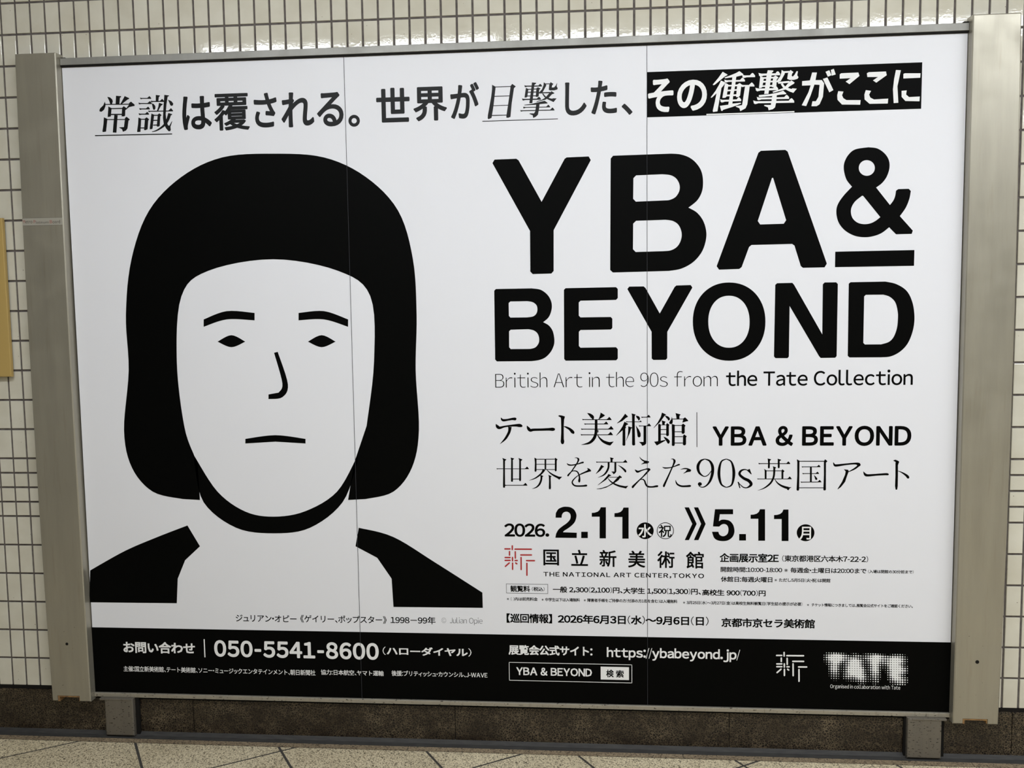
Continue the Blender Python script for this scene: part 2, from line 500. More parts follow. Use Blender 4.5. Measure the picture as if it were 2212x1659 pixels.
def parse(s): return [tuple(float(q) for q in w_.split(',')) for w_ in s.split()]


# ---- brush strokes: H thin bar with serif, L straight taper, S smooth taper, P polygon
class Glyphs:
    def __init__(s, ox, oy, sc): s.o = (ox, oy, sc); s.v = []; s.f = []; s.k = []; s.c = 0
    def layer(s, n): s.c += 1; s.k += [s.c] * n
    def add_poly(s, pts):
        q = PX(pts, *s.o)
        # ear clipping through mathutils
        from mathutils.geometry import tessellate_polygon
        tr = tessellate_polygon([[Vector((a, b, 0)) for a, b in q]])
        n = len(s.v); s.v += q; s.layer(len(q)); s.f += [tuple(n + i for i in t3) for t3 in tr]
    def ribbon(s, pts):
        L, R_ = [], []
        for i, (x, y, w_) in enumerate(pts):
            a = pts[max(0, i - 1)]; b = pts[min(len(pts) - 1, i + 1)]
            dx, dy = b[0] - a[0], b[1] - a[1]; l = math.hypot(dx, dy) or 1
            nx, ny = -dy / l * w_ / 2, dx / l * w_ / 2
            L.append((x + nx, y + ny)); R_.append((x - nx, y - ny))
        q = PX(L + R_, *s.o); n = len(s.v); k = len(pts); s.v += q; s.layer(len(q))
        s.f += [(n + i, n + i + 1, n + k + i + 1, n + k + i) for i in range(k - 1)]
    def draw(s, text):
        for ln in text.split(';'):
            ln = ln.strip()
            if not ln: continue
            c, rest_ = ln[0], ln[1:].strip()
            if c == 'P': s.add_poly(parse(rest_))
            elif c == 'L': s.ribbon(parse(rest_))
            elif c == 'S': s.ribbon(smooth(parse(rest_), 5, False))
            elif c == 'C': s.add_poly(smooth(parse(rest_), 5, True))
            elif c == 'H':
                x0, y0, x1, y1, th, u_ = [float(q) for q in rest_.split()]
                s.ribbon([(x0, y0, th), (x1, y1, th)])
                if u_ > 0:
                    sl = (y1 - y0) / (x1 - x0)
                    s.add_poly([(x1, y1 + th / 2), (x1 - u_ * 1.9, y1 - sl * u_ * 1.9 - th / 2), (x1 - u_ * 1.35, y1 - th - u_ * .25), (x1 - u_ * .95, y1 - u_ - th * .3), (x1 - u_ * .6, y1 - u_ * .8 - th * .3), (x1 - .02 * u_, y1 - th * .4)])
                    s.add_poly([(x0 - th * .3, y0 - th * .9), (x0 + th * 2.2, y0 - th * .3), (x0 + th * 2.0, y0 + th * .6), (x0 + th * .5, y0 + th * .9)])
        return s
    def build(s, name, m, y=Y_INK):
        return ppart(mesh_obj(name, [(a, y - k * 3e-6, b) for (a, b), k in zip(s.v, s.k)], s.f, m))


# ---- typeset text, fitted to ink boxes read off the photograph
OFF5 = [(0, 0), (1, 1), (-1, 1), (1, -1), (-1, -1)]
OFF9 = [(0, 0)] + [(math.cos(math.pi * k / 7), math.sin(math.pi * k / 7)) for k in range(14)]
GC = {}
def glyph(ch, res, off):
    """outline of one character; ASCII is taken from its full-width form so that it matches the Japanese gothic"""
    key = (ch, res, off)
    if ch == '-': return [(0, .27), (.27, .27), (.27, .345), (0, .345)], [(0, 1, 2, 3)]
    if ch == '/': return [(0, -.10), (.055, -.10), (.30, .80), (.245, .80)], [(0, 1, 2, 3)]
    if key not in GC:
        c = chr(ord(ch) + 0xFEE0) if '!' <= ch <= '~' else ch
        cu = bpy.data.curves.new('t', 'FONT'); cu.body = c; cu.size = 1; cu.resolution_u = res; cu.offset = off
        GC[key] = ev(cu)
    return GC[key]


NARROW = '、。・:（）()【】《》,.!'
def layout(body, res, off, sb, kern):
    V = []; F = []; L = []; x = 0.; TH = set()
    for ch in body:
        if ch in ' \u3000': x += .28 if ch == ' ' else .6; L.append(None); continue
        v_, f_ = glyph(ch, res, off)
        a, b = min(p[0] for p in v_), max(p[0] for p in v_)
        if ch.isdigit(): adv = .56; dx = x + (adv - (b - a)) / 2 - a
        elif ch in NARROW or '!' <= ch <= '~':
            s_ = -.03 if ch == '/' else sb * (1.4 if ch in '、。' else 1.)
            adv = (b - a) + 2 * s_; dx = x + s_ - a
        else: adv = .86; dx = x + .43 - .44    # CJK body
        if not (ch.isdigit() or ch in NARROW or '!' <= ch <= '~'):
            adv = .96; dx = x - .015
            if ch in 'ァィゥェォッャュョ': adv = .80; dx = x - .09
        n = len(V); V += [(p[0] + dx, p[1]) for p in v_]; F += [tuple(n + i for i in f) for f in f_]
        if ch in '※()/': TH.update(range(n, len(V)))
        L.append((min(p[1] for p in v_), max(p[1] for p in v_))); x += adv + kern
    return V, F, L, TH


def txt(body, xl, xr, yt, yb, name='lettering', ref=0, wt=0., m=None, y=Y_INK, off=0., refx=None, res=3, nine=False, sb=.045, kern=0.):
    """body spans xl..xr px; glyph number ref spans yt..yb px (read near its own place)"""
    vs_, fs, L, TH = layout(body, res, off, sb, kern)
    u0, u1 = min(p[0] for p in vs_) - wt, max(p[0] for p in vs_) + wt
    r0, r1 = L[ref][0] - wt, L[ref][1] + wt
    xm = refx if refx is not None else xl + (xr - xl) * (ref + .5) / len(body)
    zt = at(xm, yt)[1]; zb = at(xm, yb)[1]; ym = (yt + yb) / 2
    a0 = at(xl, ym)[0]; a1 = at(xr, ym)[0]
    sx = (a1 - a0) / (u1 - u0); sz = (zt - zb) / (r1 - r0)
    V = []; F = []
    offs = [(0, 0)] if wt == 0 else (OFF9 if nine else OFF5)
    for k, (dx, dy) in enumerate(offs):
        n = len(V); g = 1 if nine else .75
        V += [(a0 + (p[0] - u0 + dx * wt * g) * sx, y - k * 6e-6, zb + (p[1] - r0 + dy * wt * g) * sz) for p in vs_]
        F += [tuple(n + i for i in f) for f in fs if k == 0 or f[0] not in TH]
    return ppart(mesh_obj(name, V, F, m or m_ink))


def rect(name, corners, m, y=Y_INK):
    q = [at(*c) for c in corners]
    xs0, xs1 = (q[0][0] + q[3][0]) / 2, (q[1][0] + q[2][0]) / 2
    z1, z0 = (q[0][1] + q[1][1]) / 2, (q[2][1] + q[3][1]) / 2
    return ppart(mesh_obj(name, [(xs0, y, z0), (xs1, y, z0), (xs1, y, z1), (xs0, y, z1)], [(0, 1, 2, 3)], m)), (xs0, xs1, z0, z1)


def frame(name, corners, wl, m, y=Y_INK):
    q = [at(*c) for c in corners]
    x0, x1 = (q[0][0] + q[3][0]) / 2, (q[1][0] + q[2][0]) / 2
    z1, z0 = (q[0][1] + q[1][1]) / 2, (q[2][1] + q[3][1]) / 2
    V = []; F = []
    for a, b, c, d_ in ((x0, x1, z1 - wl, z1), (x0, x1, z0, z0 + wl), (x0, x0 + wl, z0, z1), (x1 - wl, x1, z0, z1)):
        n = len(V); V += [(a, y, c), (b, y, c), (b, y, d_), (a, y, d_)]; F.append((n, n + 1, n + 2, n + 3))
    return ppart(mesh_obj(name, V, F, m))


# ---- footer band and headline box
rect('footer_band', [(195, 1354), (2054, 1388.5), (2054, 1560), (195, 1500)], m_ink, Y_INK)
fb = ps.children[-1] if False else None
o, _ = rect('headline_box', [(1397.9, 157.2), (1992.6, 133.1), (1989.4, 233.8), (1397.9, 254.7)], m_ink)

TR = []
# ---- headline, upright letters
W1 = .021
for ch, a, b, c, d_ in (('は', 393.6, 456.9, 207.5, 280.3), ('覆', 462.5, 538.7, 201.8, 281.7), ('さ', 548.6, 598.2, 200.4, 275.6),
                       ('れ', 607.4, 678.3, 199, 274.7), ('る', 684.5, 741.9, 199, 273.3), ('。', 752.6, 777.5, 248, 273.9),
                       ('世', 812.8, 885.1, 189.5, 264.3), ('界', 892.7, 965.5, 187.3, 261.5), ('が', 972.8, 1035, 178, 256.5),
                       ('し', 1220.6, 1267.1, 177.5, 249.5), ('た', 1276, 1332.7, 173.8, 246.7), ('、', 1342.8, 1366.3, 223.7, 248.4)):
    txt(ch, a, b, c, d_, 'headline_letter', wt=W1 * (.8 if ch in '覆' else 1.1), m=m_grey_ink, res=6, nine=True)
for ch, a, b, c, d_ in (('そ', 1399.7, 1454.7, 170.2, 242.5), ('の', 1462.5, 1527, 172.2, 239.3)):
    txt(ch, a, b, c, d_, 'headline_letter', wt=W1 * 1.35, m=m_white_ink, y=Y_TOP, res=6, nine=True)

for st_ in ('P 723,545 775,540 790,487 822,487 812,538 855,538 870,560 862,650 840,700 820,713 785,713 792,680 815,680 832,650 840,570 805,568 780,640 750,712 720,707 765,620 780,573 722,575; P 862,530 892,520 932,605 905,620; P 880,482 905,472 920,505 895,515; P 915,470 935,462 948,500 922,508',
            'P 975,500 985,492 1100,487 1107,510 1040,565 1015,548 1048,525 975,528; P 965,612 1000,615 990,640 1000,660 1020,672 1115,672 1112,703 990,702 960,670 958,640',
            'P 1157,492 1170,485 1285,480 1290,505 1220,555 1198,540 1232,517 1160,517; P 1150,605 1185,610 1172,635 1180,655 1205,668 1300,662 1297,695 1175,697 1142,668 1140,635',
            'P 1352,470 1385,472 1362,580 1368,690 1337,692 1332,600 1340,530; P 1402,497 1412,492 1517,492 1515,522 1402,527; P 1390,610 1424,607 1420,635 1440,652 1512,648 1510,680 1415,678 1390,650'):
    TR.append(st_)
# ---- headline, slanted serif words traced stroke by stroke
g = Glyphs(200, 195, 11.642).draw('''
P 370,165 440,180 495,230 510,280 490,345 445,345 420,270; P 590,138 720,150 720,175 690,185 675,345 580,345;
P 808,145 925,200 915,220 880,235 740,345 700,345 770,220; H 320,357 915,350 24 0 '''.replace('H 320,357 915,350', 'H 320 357 915 350') + ''';
P 968,285 1058,360 1058,395 1000,405 920,425 830,500 860,440 910,370 920,320;
P 310,285 325,340 325,400 290,490 230,540 180,535 172,500 195,450 270,380;
P 395,405 480,450 460,660 380,675 385,600 395,480; H 470 462 745 457 26 0; P 785,400 862,455 825,500 820,640 790,658 730,658 745,440;
H 465 610 750 607 30 0; P 285,680 375,720 340,1040 260,1052 248,1030 275,850; H 370 737 820 735 22 0;
P 855,665 942,735 905,765 880,960 840,1015 765,1045 740,980 670,940 670,932 790,925 812,740 815,700;
L 590,625,85 570,860,90 555,1065,92;
H 1200 205 1475 205 24 52; H 1160 333 1490 335 26 56; H 1180 470 1440 470 26 50; H 1165 602 1420 602 28 50;
P 1155,685 1225,715 1205,1045 1125,1052 1120,1030 1145,850; H 1225 730 1320 730 26 0;
P 1360,680 1425,730 1400,765 1385,980 1330,1005 1295,1000 1318,710; H 1210 948 1300 948 26 0;
P 1590,118 1695,130 1690,155 1668,170 1655,285 1590,285; H 1470 283 1800 280 26 56;
P 1490,330 1540,345 1580,400 1582,460 1560,492 1530,490 1515,450; P 1670,315 1775,350 1720,395 1655,515 1620,515 1655,410;
H 1405 530 2025 520 24 62;
P 1805,115 1925,130 1920,150 1890,160 1860,350 1840,600 1860,780 1900,880 1930,890 2000,770 2000,800 1960,920 1970,1000 1950,1030 1910,1030 1850,960 1790,840 1770,700 1785,400 1800,200;
P 1895,235 1985,275 2030,335 2020,380 1985,395 1955,375 1930,310;
S 1940,590,80 1900,720,76 1820,860,60 1700,960,44 1590,1020,30 1495,1045,14; P 1905,570 2005,600 2000,620 1950,640;
P 1480,585 1550,615 1510,960 1500,975 1440,982 1438,950 1460,780; H 1545 630 1650 630 26 0;
P 1680,580 1740,625 1705,655 1690,900 1650,918 1615,910 1640,610; H 1530 758 1640 756 26 0; H 1525 878 1625 875 26 0;
L 62,1141,26 2003,1099,26''')
g.build('headline_word', m_grey_ink)
g = Glyphs(1040, 170, 13.01).draw('''
P 300,172 400,225 340,760 285,1100 200,1140 175,1115 180,1030 275,500 298,300;
P 865,145 968,218 915,265 850,700 815,1075 750,1100 700,1095 700,1050 760,650 812,280 815,210;
L 390,235,22 825,218,22; L 360,497,22 790,482,22; L 325,760,20 755,745,20; L 285,1035,26 715,1022,24;
H 1212 212 1700 205 32 52; P 1420,105 1540,115 1535,135 1500,165 1485,190 1430,690 1345,690 1410,200;
P 1250,255 1320,290 1290,510 1260,530 1210,530 1235,350; H 1310 300 1560 288 26 0;
P 1590,240 1665,280 1625,310 1610,490 1575,515 1525,510 1545,270; L 1300,382,28 1560,375,28; L 1290,487,26 1540,480,26;
H 1148 585 1670 575 34 60; P 1750,100 1820,150 1820,200 1720,380 1620,420 1610,395 1700,300 1745,180;
H 1800 148 1930 145 24 0; P 1945,95 2025,150 1990,185 1975,245 2040,245 2090,190 2120,125 2128,125 2115,215 2145,270 2130,305 2050,328 1930,330 1892,310 1905,170;
L 1640,402,30 1930,388,34; P 1970,350 2055,405 2040,420 1980,440 1900,530 1800,590 1560,655 1548,640 1700,590 1800,530 1900,410;
S 1720,420,30 1790,510,40 1880,560,50 1960,590,66 2010,605,84; P 2115,552 2025,660 1990,640 2000,550;
P 1780,620 1860,680 1855,698 1740,705 1500,735 1210,750 1205,735 1400,710 1650,650;
H 1175 808 1930 795 22 58; L 1175,812,45 1215,812,38 1240,806,20; H 1098 903 2052 880 26 64;
P 1540,690 1635,690 1620,850 1600,950 1590,1010 1530,1070 1455,1105 1440,1030 1350,990 1350,975 1480,975 1510,920 1530,800;
L 25,1197,22 2150,1130,20''')
g.build('headline_word', m_grey_ink)
g = Glyphs(1525, 140, 10.533).draw('''
P 380,160 492,225 480,240 430,265 200,455 165,465 155,450 280,300;
P 340,360 435,400 425,440 350,530 340,600 260,1060 160,1075 155,1040 200,850 240,650 130,750 105,745 220,590 300,450;
P 760,145 850,215 845,235 700,270 430,310 425,290 560,240 680,190; H 425 372 885 362 38 58;
L 645,260,90 620,500,78 580,700,78 550,925,90;
P 440,410 510,450 470,720 440,750 375,755 375,730 420,480; H 500 478 750 468 36 0;
P 765,415 825,460 800,500 775,700 740,735 685,735 710,450; L 480,588,34 730,570,34; L 465,700,38 720,690,38;
H 330 822 800 805 42 54; P 315,935 500,910 600,885 790,865 795,885 600,960 390,1025 365,1055 345,1040;
H 830 265 1115 260 42 62; H 800 478 1100 478 34 66;
P 890,480 995,480 940,900 900,990 780,1055 760,990 680,955 680,940 820,920 840,800;
H 1205 228 1685 215 46 54; P 1405,125 1530,130 1530,155 1500,180 1420,660 1325,665 1385,200;
P 1235,260 1320,290 1280,510 1250,530 1205,530 1225,350; H 1310 303 1550 292 36 0;
P 1580,245 1650,290 1610,330 1600,480 1560,510 1500,510 1530,280; L 1290,387,38 1560,378,38; L 1280,487,36 1540,478,36;
H 1135 565 1640 555 46 60; P 1720,120 1795,160 1790,210 1700,370 1620,400 1600,385 1690,260 1715,180; H 1780 168 1900 160 40 0;
P 1920,120 1990,165 1960,200 1945,250 1975,270 2020,220 2060,145 2090,150 2075,240 2105,285 2080,320 2000,345 1900,345 1848,320 1865,200;
L 1640,412,42 1900,388,42; P 1940,355 2015,405 2000,430 1900,490 1820,560 1530,635 1510,615 1650,570 1780,520 1870,420;
S 1720,430,46 1780,510,52 1850,550,58 1920,580,68 1975,590,84; P 2065,545 1985,640 1950,625 1960,535;
P 1755,590 1825,650 1820,670 1700,680 1500,710 1230,735 1200,725 1205,690 1450,670 1650,630;
H 1165 770 1890 755 42 58; H 1085 855 2005 840 46 66;
P 1510,680 1610,680 1595,860 1570,970 1520,1010 1425,1035 1410,970 1320,935 1330,915 1475,915 1495,800;
L 10,1133,28 2010,1068,28''')
g.build('headline_word', m_white_ink, Y_TOP)
for st_ in TR: Glyphs(1500, 0, 3.1067).draw(st_).build('headline_letter', m_white_ink, Y_TOP)

# ---- big title, outlines traced letter by letter
def letter(ox, oy, sc, outer, holes=(), name='title_letter', sm=False, y=Y_INK, m=None):
    loops = [PX(parse(outer), ox, oy, sc)] + [PX(parse(h) if isinstance(h, str) else h, ox, oy, sc) for h in holes]
    return fill(name, loops, m or m_ink, y)
def arc_s(s):                                 # "a,b ~ c,d ~ ..." : runs between ~ marks are smoothed
    return s
def ell(cx, cy, rx, ry, n=48, p=2.): return [(cx + rx * math.copysign(abs(math.cos(a)) ** (2 / p), math.cos(a)), cy + ry * math.copysign(abs(math.sin(a)) ** (2 / p), math.sin(a))) for a in [2 * math.pi * k / n for k in range(n)]]
def mixed(s):
    """'x,y x,y ( x,y x,y x,y ) x,y' : the points inside brackets are run through a smooth curve"""
    out = []; run = None
    for tk in s.split():
        if tk == '(': run = []
        elif tk == ')': out += smooth(run, 6, False); run = None
        else:
            q = tuple(float(c) for c in tk.split(','))
            (run if run is not None else out).append(q)
    return out
def letter2(ox, oy, sc, outer, holes=()):
    loops = [PX(mixed(outer), ox, oy, sc)] + [PX(mixed(h) if isinstance(h, str) else h, ox, oy, sc) for h in holes]
    return fill('title_letter', loops, m_ink, Y_INK)
A1 = (1040, 300, 4.424); A2 = (1520, 300, 4.424); A3 = (1040, 580, 4.424); A4 = (1480, 580, 4.2538)
letter2(*A1, '125,198 333,190 355,205 575,602 795,190 815,177 1025,168 1045,203 690,873 690,1262 668,1287 490,1292 467,1268 464,880 105,232')
letter2(*A1, '1235,188 1258,161 ( 1810,141 1900,148 1990,180 2060,240 2105,320 2118,420 2105,510 2060,590 1978,657 ) ( 1978,657 2060,705 2120,785 2149,890 2140,990 2100,1090 2020,1180 1910,1240 1790,1262 ) 1256,1277 1230,1253',
        ['1452,376 1478,349 ( 1730,338 1810,348 1865,383 1893,440 1890,500 1855,555 1800,583 1750,588 ) 1476,600 1450,573',
         '1450,810 1478,783 ( 1760,773 1830,785 1885,825 1913,900 1905,970 1870,1030 1810,1065 1740,1073 ) 1474,1081 1448,1054'])
letter2(*A2, '523,132 548,114 780,105 803,122 1177,1192 1155,1228 948,1232 928,1215 868,1020 845,1004 457,1014 434,1033 363,1225 340,1243 147,1250 124,1217',
        ['653,373 664,373 788,777 765,811 540,818 517,785'])
letter2(*A2, '( 1575,80 1660,92 1730,140 1770,205 1775,280 1750,360 1705,422 1648,465 ) ( 1780,632 1812,590 1830,545 1838,495 ) 1860,480 1960,477 ( 1980,498 1965,575 1930,660 1875,738 ) 1999,877 1988,908 1838,912 ( 1772,845 1700,900 1620,930 1535,940 1440,925 1350,875 1290,800 1268,710 1280,630 1335,545 1417,457 ) ( 1417,457 1365,390 1340,300 1345,225 1385,150 1450,100 1575,80 )',
        [ell(1559, 278, 77, 75, 32), '1515,543 1525,546 ( 1688,748 1640,785 1590,808 1530,815 1470,800 1425,760 1407,705 1415,650 1450,595 1515,543 )'])
letter2(*A2, '1257,1078 2014,1062 2010,1213 1255,1226')
letter2(*A3, '122,212 138,196 ( 480,190 565,203 630,250 665,310 673,370 660,430 635,475 590,513 ) ( 590,513 645,545 682,600 697,680 690,740 660,800 610,850 550,875 480,885 ) 148,888 131,870',
        ['260,330 277,315 ( 440,312 490,322 525,350 535,390 525,430 495,457 440,467 ) 277,469 262,452',
         '264,600 280,585 ( 450,580 500,592 535,620 551,665 548,710 520,750 480,766 440,769 ) 280,770 265,752'])
letter2(*A3, '788,203 804,188 1286,178 1303,195 1303,282 1286,300 947,308 930,325 930,450 947,467 1236,463 1251,480 1251,568 1236,583 947,588 931,605 931,740 947,757 1286,752 1303,770 1303,860 1288,877 806,881 791,865')
letter2(*A3, '1394,196 1412,173 1550,171 1567,185 1704,430 1845,178 1862,162 2000,158 2016,182 1776,605 1775,858 1760,873 1643,874 1627,860 1626,605')
fill('title_letter', [PX(ell(404, 488, 333.5, 359.5, 72, 2.12), *A4), PX(ell(402.5, 489, 190, 239, 60, 2.15), *A4)], m_ink)
letter2(*A4, '828,150 845,135 985,132 1000,148 1260,605 1265,145 1282,128 1388,127 1403,143 1392,805 1378,820 1245,822 1230,805 960,345 953,810 940,824 830,824 816,808')
letter2(*A4, '1503,140 1520,126 ( 1840,120 1940,143 2035,205 2088,310 2107,440 2095,560 2050,680 1980,760 1890,807 1800,816 ) 1510,817 1494,802',
        ['1645,257 1660,242 ( 1820,240 1880,260 1930,310 1952,390 1955,460 1945,550 1915,630 1870,675 1800,697 ) 1652,698 1637,683'])

# ---- subtitle lines
txt('British Art in the 90s from', 1069.8, 1550.5, 807.8, 837.2, 'subtitle_line', off=-.018, m=m_ink, res=6, refx=1078)
txt('the Tate Collection', 1568.2, 1971.8, 804.6, 834.2, 'subtitle_line', wt=.012, nine=True, m=m_ink, res=6, refx=1571, ref=0)

J = Glyphs(1060, 880, 8.193).draw('''
S 180,180,6 200,215,35 230,228,42 300,220,34 380,205,40 435,205,50 455,207,20;
S 93,295,8 115,335,50 155,362,48 240,340,30 340,326,32 440,318,42 510,320,58 548,330,40 562,335,10;
S 340,345,62 332,420,48 300,490,44 250,565,36 165,648,4;
S 642,325,8 665,370,50 700,405,52 760,396,44 900,393,42 1030,388,46 1090,388,58 1120,390,48 1137,395,20;
P 1192,152 1215,138 1255,142 1310,158 1312,175 1300,215 1244,215 1240,180; L 1272,200,56 1270,330,46 1270,450,46 1268,560,52 1270,600,66 1272,635,50 1274,650,20;
S 1292,335,8 1340,352,30 1400,385,44 1440,425,58 1460,448,50 1465,468,20;
S 1710,102,6 1750,125,40 1795,165,60 1808,195,40 1808,212,20; P 1945,90 2025,140 2005,158 1955,190 1915,214 1905,214 1925,170 1940,120;
H 1622 216 2138 218 14 46; H 1658 294 2078 294 14 40; H 1602 385 2172 385 14 50; H 1597 485 2162 485 14 48;
L 1866,212,48 1866,400,48; P 1880,398 1912,410 1905,430 1895,460 1885,400;
S 1863,390,48 1858,470,50 1820,560,52 1740,630,40 1603,662,4; S 1890,485,10 1925,540,26 1990,600,44 2070,635,56 2120,645,60; P 2178,604 2120,672 2095,640 2120,612''')
J.build('subtitle_line', m_ink)
J = Glyphs(1320, 885, 12.289).draw('''
P 372,105 452,180 440,195 400,215 300,300 160,365 158,355 250,270 330,170;
P 355,315 455,378 450,395 410,405 385,450 400,470 380,500 378,515 300,550 140,690 135,682 230,560 310,430;
L 342,500,72 342,880,76 340,930,80 340,955,50; P 455,440 560,470 555,490 530,500 500,620 400,825 395,820 440,690 455,560;
L 592,150,74 592,300,70 597,880,80 600,925,82 602,948,50; P 545,98 655,128 640,150 628,175 555,165;
S 660,160,10 710,200,70 740,235,60 735,268,40 735,285,20; H 400 320 810 320 18 30;
P 652,410 740,530 785,630 785,710 745,740 705,715 695,640 675,500; H 805 200 1045 196 20 56; H 740 430 1060 430 18 62;
L 897,430,72 897,860,72; P 933,850 930,905 890,940 825,962 800,910 740,855 862,855;
P 1350,75 1460,128 1450,145 1425,155 1300,330 1130,490 1128,480 1230,350 1320,190; S 1430,160,10 1490,200,60 1530,235,60 1530,270,50 1530,285,20;
P 1340,280 1450,318 1440,335 1425,350 1425,405 1360,405 1350,320; P 1270,370 1320,395 1320,835 1250,835 1250,400;
H 1320 405 1470 403 16 0; P 1490,355 1550,400 1535,430 1535,680 1510,700 1480,700 1462,680 1465,385; H 1315 525 1465 525 20 0; H 1315 650 1465 650 20 0;
P 1140,850 1245,835 1320,825 1430,800 1445,820 1215,950; S 1395,718,10 1460,775,60 1515,835,80 1520,870,70 1522,900,30;
P 1610,185 1625,230 1640,300 1630,365 1590,385 1555,375 1540,345 1570,290 1600,250; H 1630 247 1935 247 20 0;
P 1965,200 2045,280 2045,305 2000,310 1890,345 1912,270 1915,235; P 1710,88 1845,125 1840,140 1815,165 1815,245 1738,245 1730,170;
P 1610,375 1690,400 1690,930 1680,955 1640,965 1612,945 1615,700; H 1690 418 1875 418 20 0; P 1915,368 1978,420 1955,455 1955,610 1930,640 1895,640 1872,620 1875,400;
H 1690 585 1875 585 20 0; H 1690 716 1905 716 20 0; P 1940,655 2010,705 1990,740 1990,915 1965,945 1925,945 1905,925 1910,690; H 1690 884 1905 884 22 0''')
J.build('subtitle_line', m_ink)
J = Glyphs(1065, 980, 10.0545).draw('''
L 240,130,42 240,400,38 240,700,46 240,738,40; P 200,92 290,125 285,135 262,155 222,150; L 412,120,38 412,590,42 412,610,30; P 382,82 460,105 455,115 432,135 392,130;
L 588,130,38 588,570,42 588,595,30; P 550,92 638,125 632,138 608,158 568,140; H 80 328 778 330 14 46; H 430 550 575 550 16 0; H 260 686 745 686 16 48;
P 900,85 945,110 945,375 935,390 915,393 903,380 910,200; H 940 121 1345 120 16 0; P 1352,88 1402,122 1385,150 1382,370 1370,383 1350,383 1342,370 1342,105;
L 1138,120,36 1138,350,36; H 940 230 1345 230 14 0; H 940 343 1345 343 14 0;
S 1110,345,60 1060,420,40 980,490,34 900,540,24 788,580,4; S 1165,345,10 1230,410,26 1310,465,36 1400,510,46 1440,530,56; P 1503,500 1440,565 1415,545 1400,497;
S 1050,470,40 1048,560,42 1010,660,40 940,730,26 848,762,5; P 1028,460 1097,485 1075,505 1030,500; L 1232,490,38 1235,600,38 1235,740,46 1233,772,36; P 1200,458 1275,490 1252,510 1215,505;
S 1775,90,8 1820,90,18 1855,120,40 1840,180,30 1790,260,28 1700,390,24 1650,445,34 1630,475,38 1628,492,20; S 1605,210,8 1640,240,30 1720,248,26 1850,220,24 1930,195,34 1960,192,34 1970,195,14;
S 1695,395,10 1750,372,20 1820,385,26 1860,440,30 1878,520,34 1873,590,48 1873,625,20; P 2040,310 2085,320 2130,360 2128,385 2100,390 2000,420 1890,465 1870,455 1900,432 2040,365 2060,345;
S 1880,450,12 1790,520,22 1725,600,28 1735,660,32 1800,700,32 1950,700,34 2020,692,42 2045,698,20''')
J.build('subtitle_line', m_ink)
J = Glyphs(1280, 980, 10.0545).draw('''
P 378,78 460,98 455,110 435,125 435,185 392,185 388,120; H 80 183 755 187 16 50; P 185,240 252,280 245,292 225,298 170,370 75,440 70,435 130,350 180,260;
S 348,188,42 345,300,40 300,400,40 230,470,26 115,520,4; L 495,185,42 495,392,42; P 474,385 515,385 505,410 485,430 455,447 440,420 405,390;
S 555,250,6 620,290,26 680,340,40 710,375,46 715,405,24; P 345,440 410,470 400,480 370,490 290,570 115,688 112,682 240,570 320,480; H 360 511 560 511 14 0;
P 590,470 640,510 632,525 600,528 560,580 450,655 300,735 180,768 90,770 90,762 200,745 330,700 430,635 545,510;
S 335,530,10 380,590,24 470,655,34 580,700,40 680,722,44 710,728,46; P 778,697 725,757 700,745 700,705;
S 1020,68,6 1060,120,22 1120,160,34 1180,180,52 1210,190,50 1216,195,30; P 1130,175 1210,215 1130,215 1058,235 1055,230;
S 920,345,8 950,375,40 985,392,44 1060,365,28 1160,335,24 1200,335,46 1235,345,50 1256,350,20; S 1235,350,30 1170,420,36 1090,505,26 1000,590,28 910,680,40 875,720,48 870,748,24;
S 1040,565,10 1090,558,24 1130,590,30 1155,660,36 1200,712,36 1290,722,34 1380,708,42 1415,706,38 1426,708,14;
S 1705,118,8 1750,118,24 1780,160,50 1760,230,36 1720,320,28 1640,500,34 1570,650,44 1550,700,46 1548,725,24; S 1518,290,8 1570,310,28 1680,303,22 1780,275,22 1860,242,32 1885,238,32 1898,240,12;
S 1912,340,6 1990,325,24 2060,330,30 2110,360,50 2135,375,40; P 2050,345 2135,390 2060,400 1975,432 1972,426 2030,380;
S 1805,572,6 1815,620,26 1850,670,36 1930,705,38 2040,706,40 2110,700,44 2138,702,24''')
J.build('subtitle_line', m_ink)
J = Glyphs(1500, 860, 4.424).draw('''
S 100,582,8 60,600,20 34,650,28 45,710,22 90,747,9 130,735,9 165,690,6; S 100,582,8 145,600,18 172,650,28 172,720,28 150,790,22 115,835,14 75,852,9 42,838,8; C 52,803 69,812 69,830 52,838 35,830 35,812;
S 305,582,8 255,610,16 234,718,28 255,820,18 305,853,8; S 305,853,8 358,825,16 377,715,28 355,612,16 305,582,8;
P 528,675 548,728 540,728 500,690; S 530,700,6 485,682,10 445,695,20 432,728,24 470,765,26 520,790,30 542,825,28 505,855,12 465,850,10 425,812,6; P 412,800 425,800 440,860 430,860;
S 1327,615,5 1340,640,20 1365,643,22 1450,632,16 1540,625,18 1570,635,34 1585,645,14; S 1575,640,18 1530,675,16 1470,705,6; P 1427,680 1470,685 1475,700 1460,740 1440,800 1400,850 1370,872 1367,868 1410,800 1440,730 1445,700;
S 1615,702,4 1632,730,24 1660,738,22 1740,732,18 1820,727,20 1845,728,20 1857,731,8; P 1898,597 1920,588 1950,600 1957,610 1945,640 1925,640 1922,610; L 1933,620,24 1933,740,24 1930,840,26 1930,875,14;
S 1945,695,4 1985,712,12 2025,738,22 2040,755,26 2045,768,14; L 23,135,6 24,468,6''')
J.build('subtitle_line', m_ink)
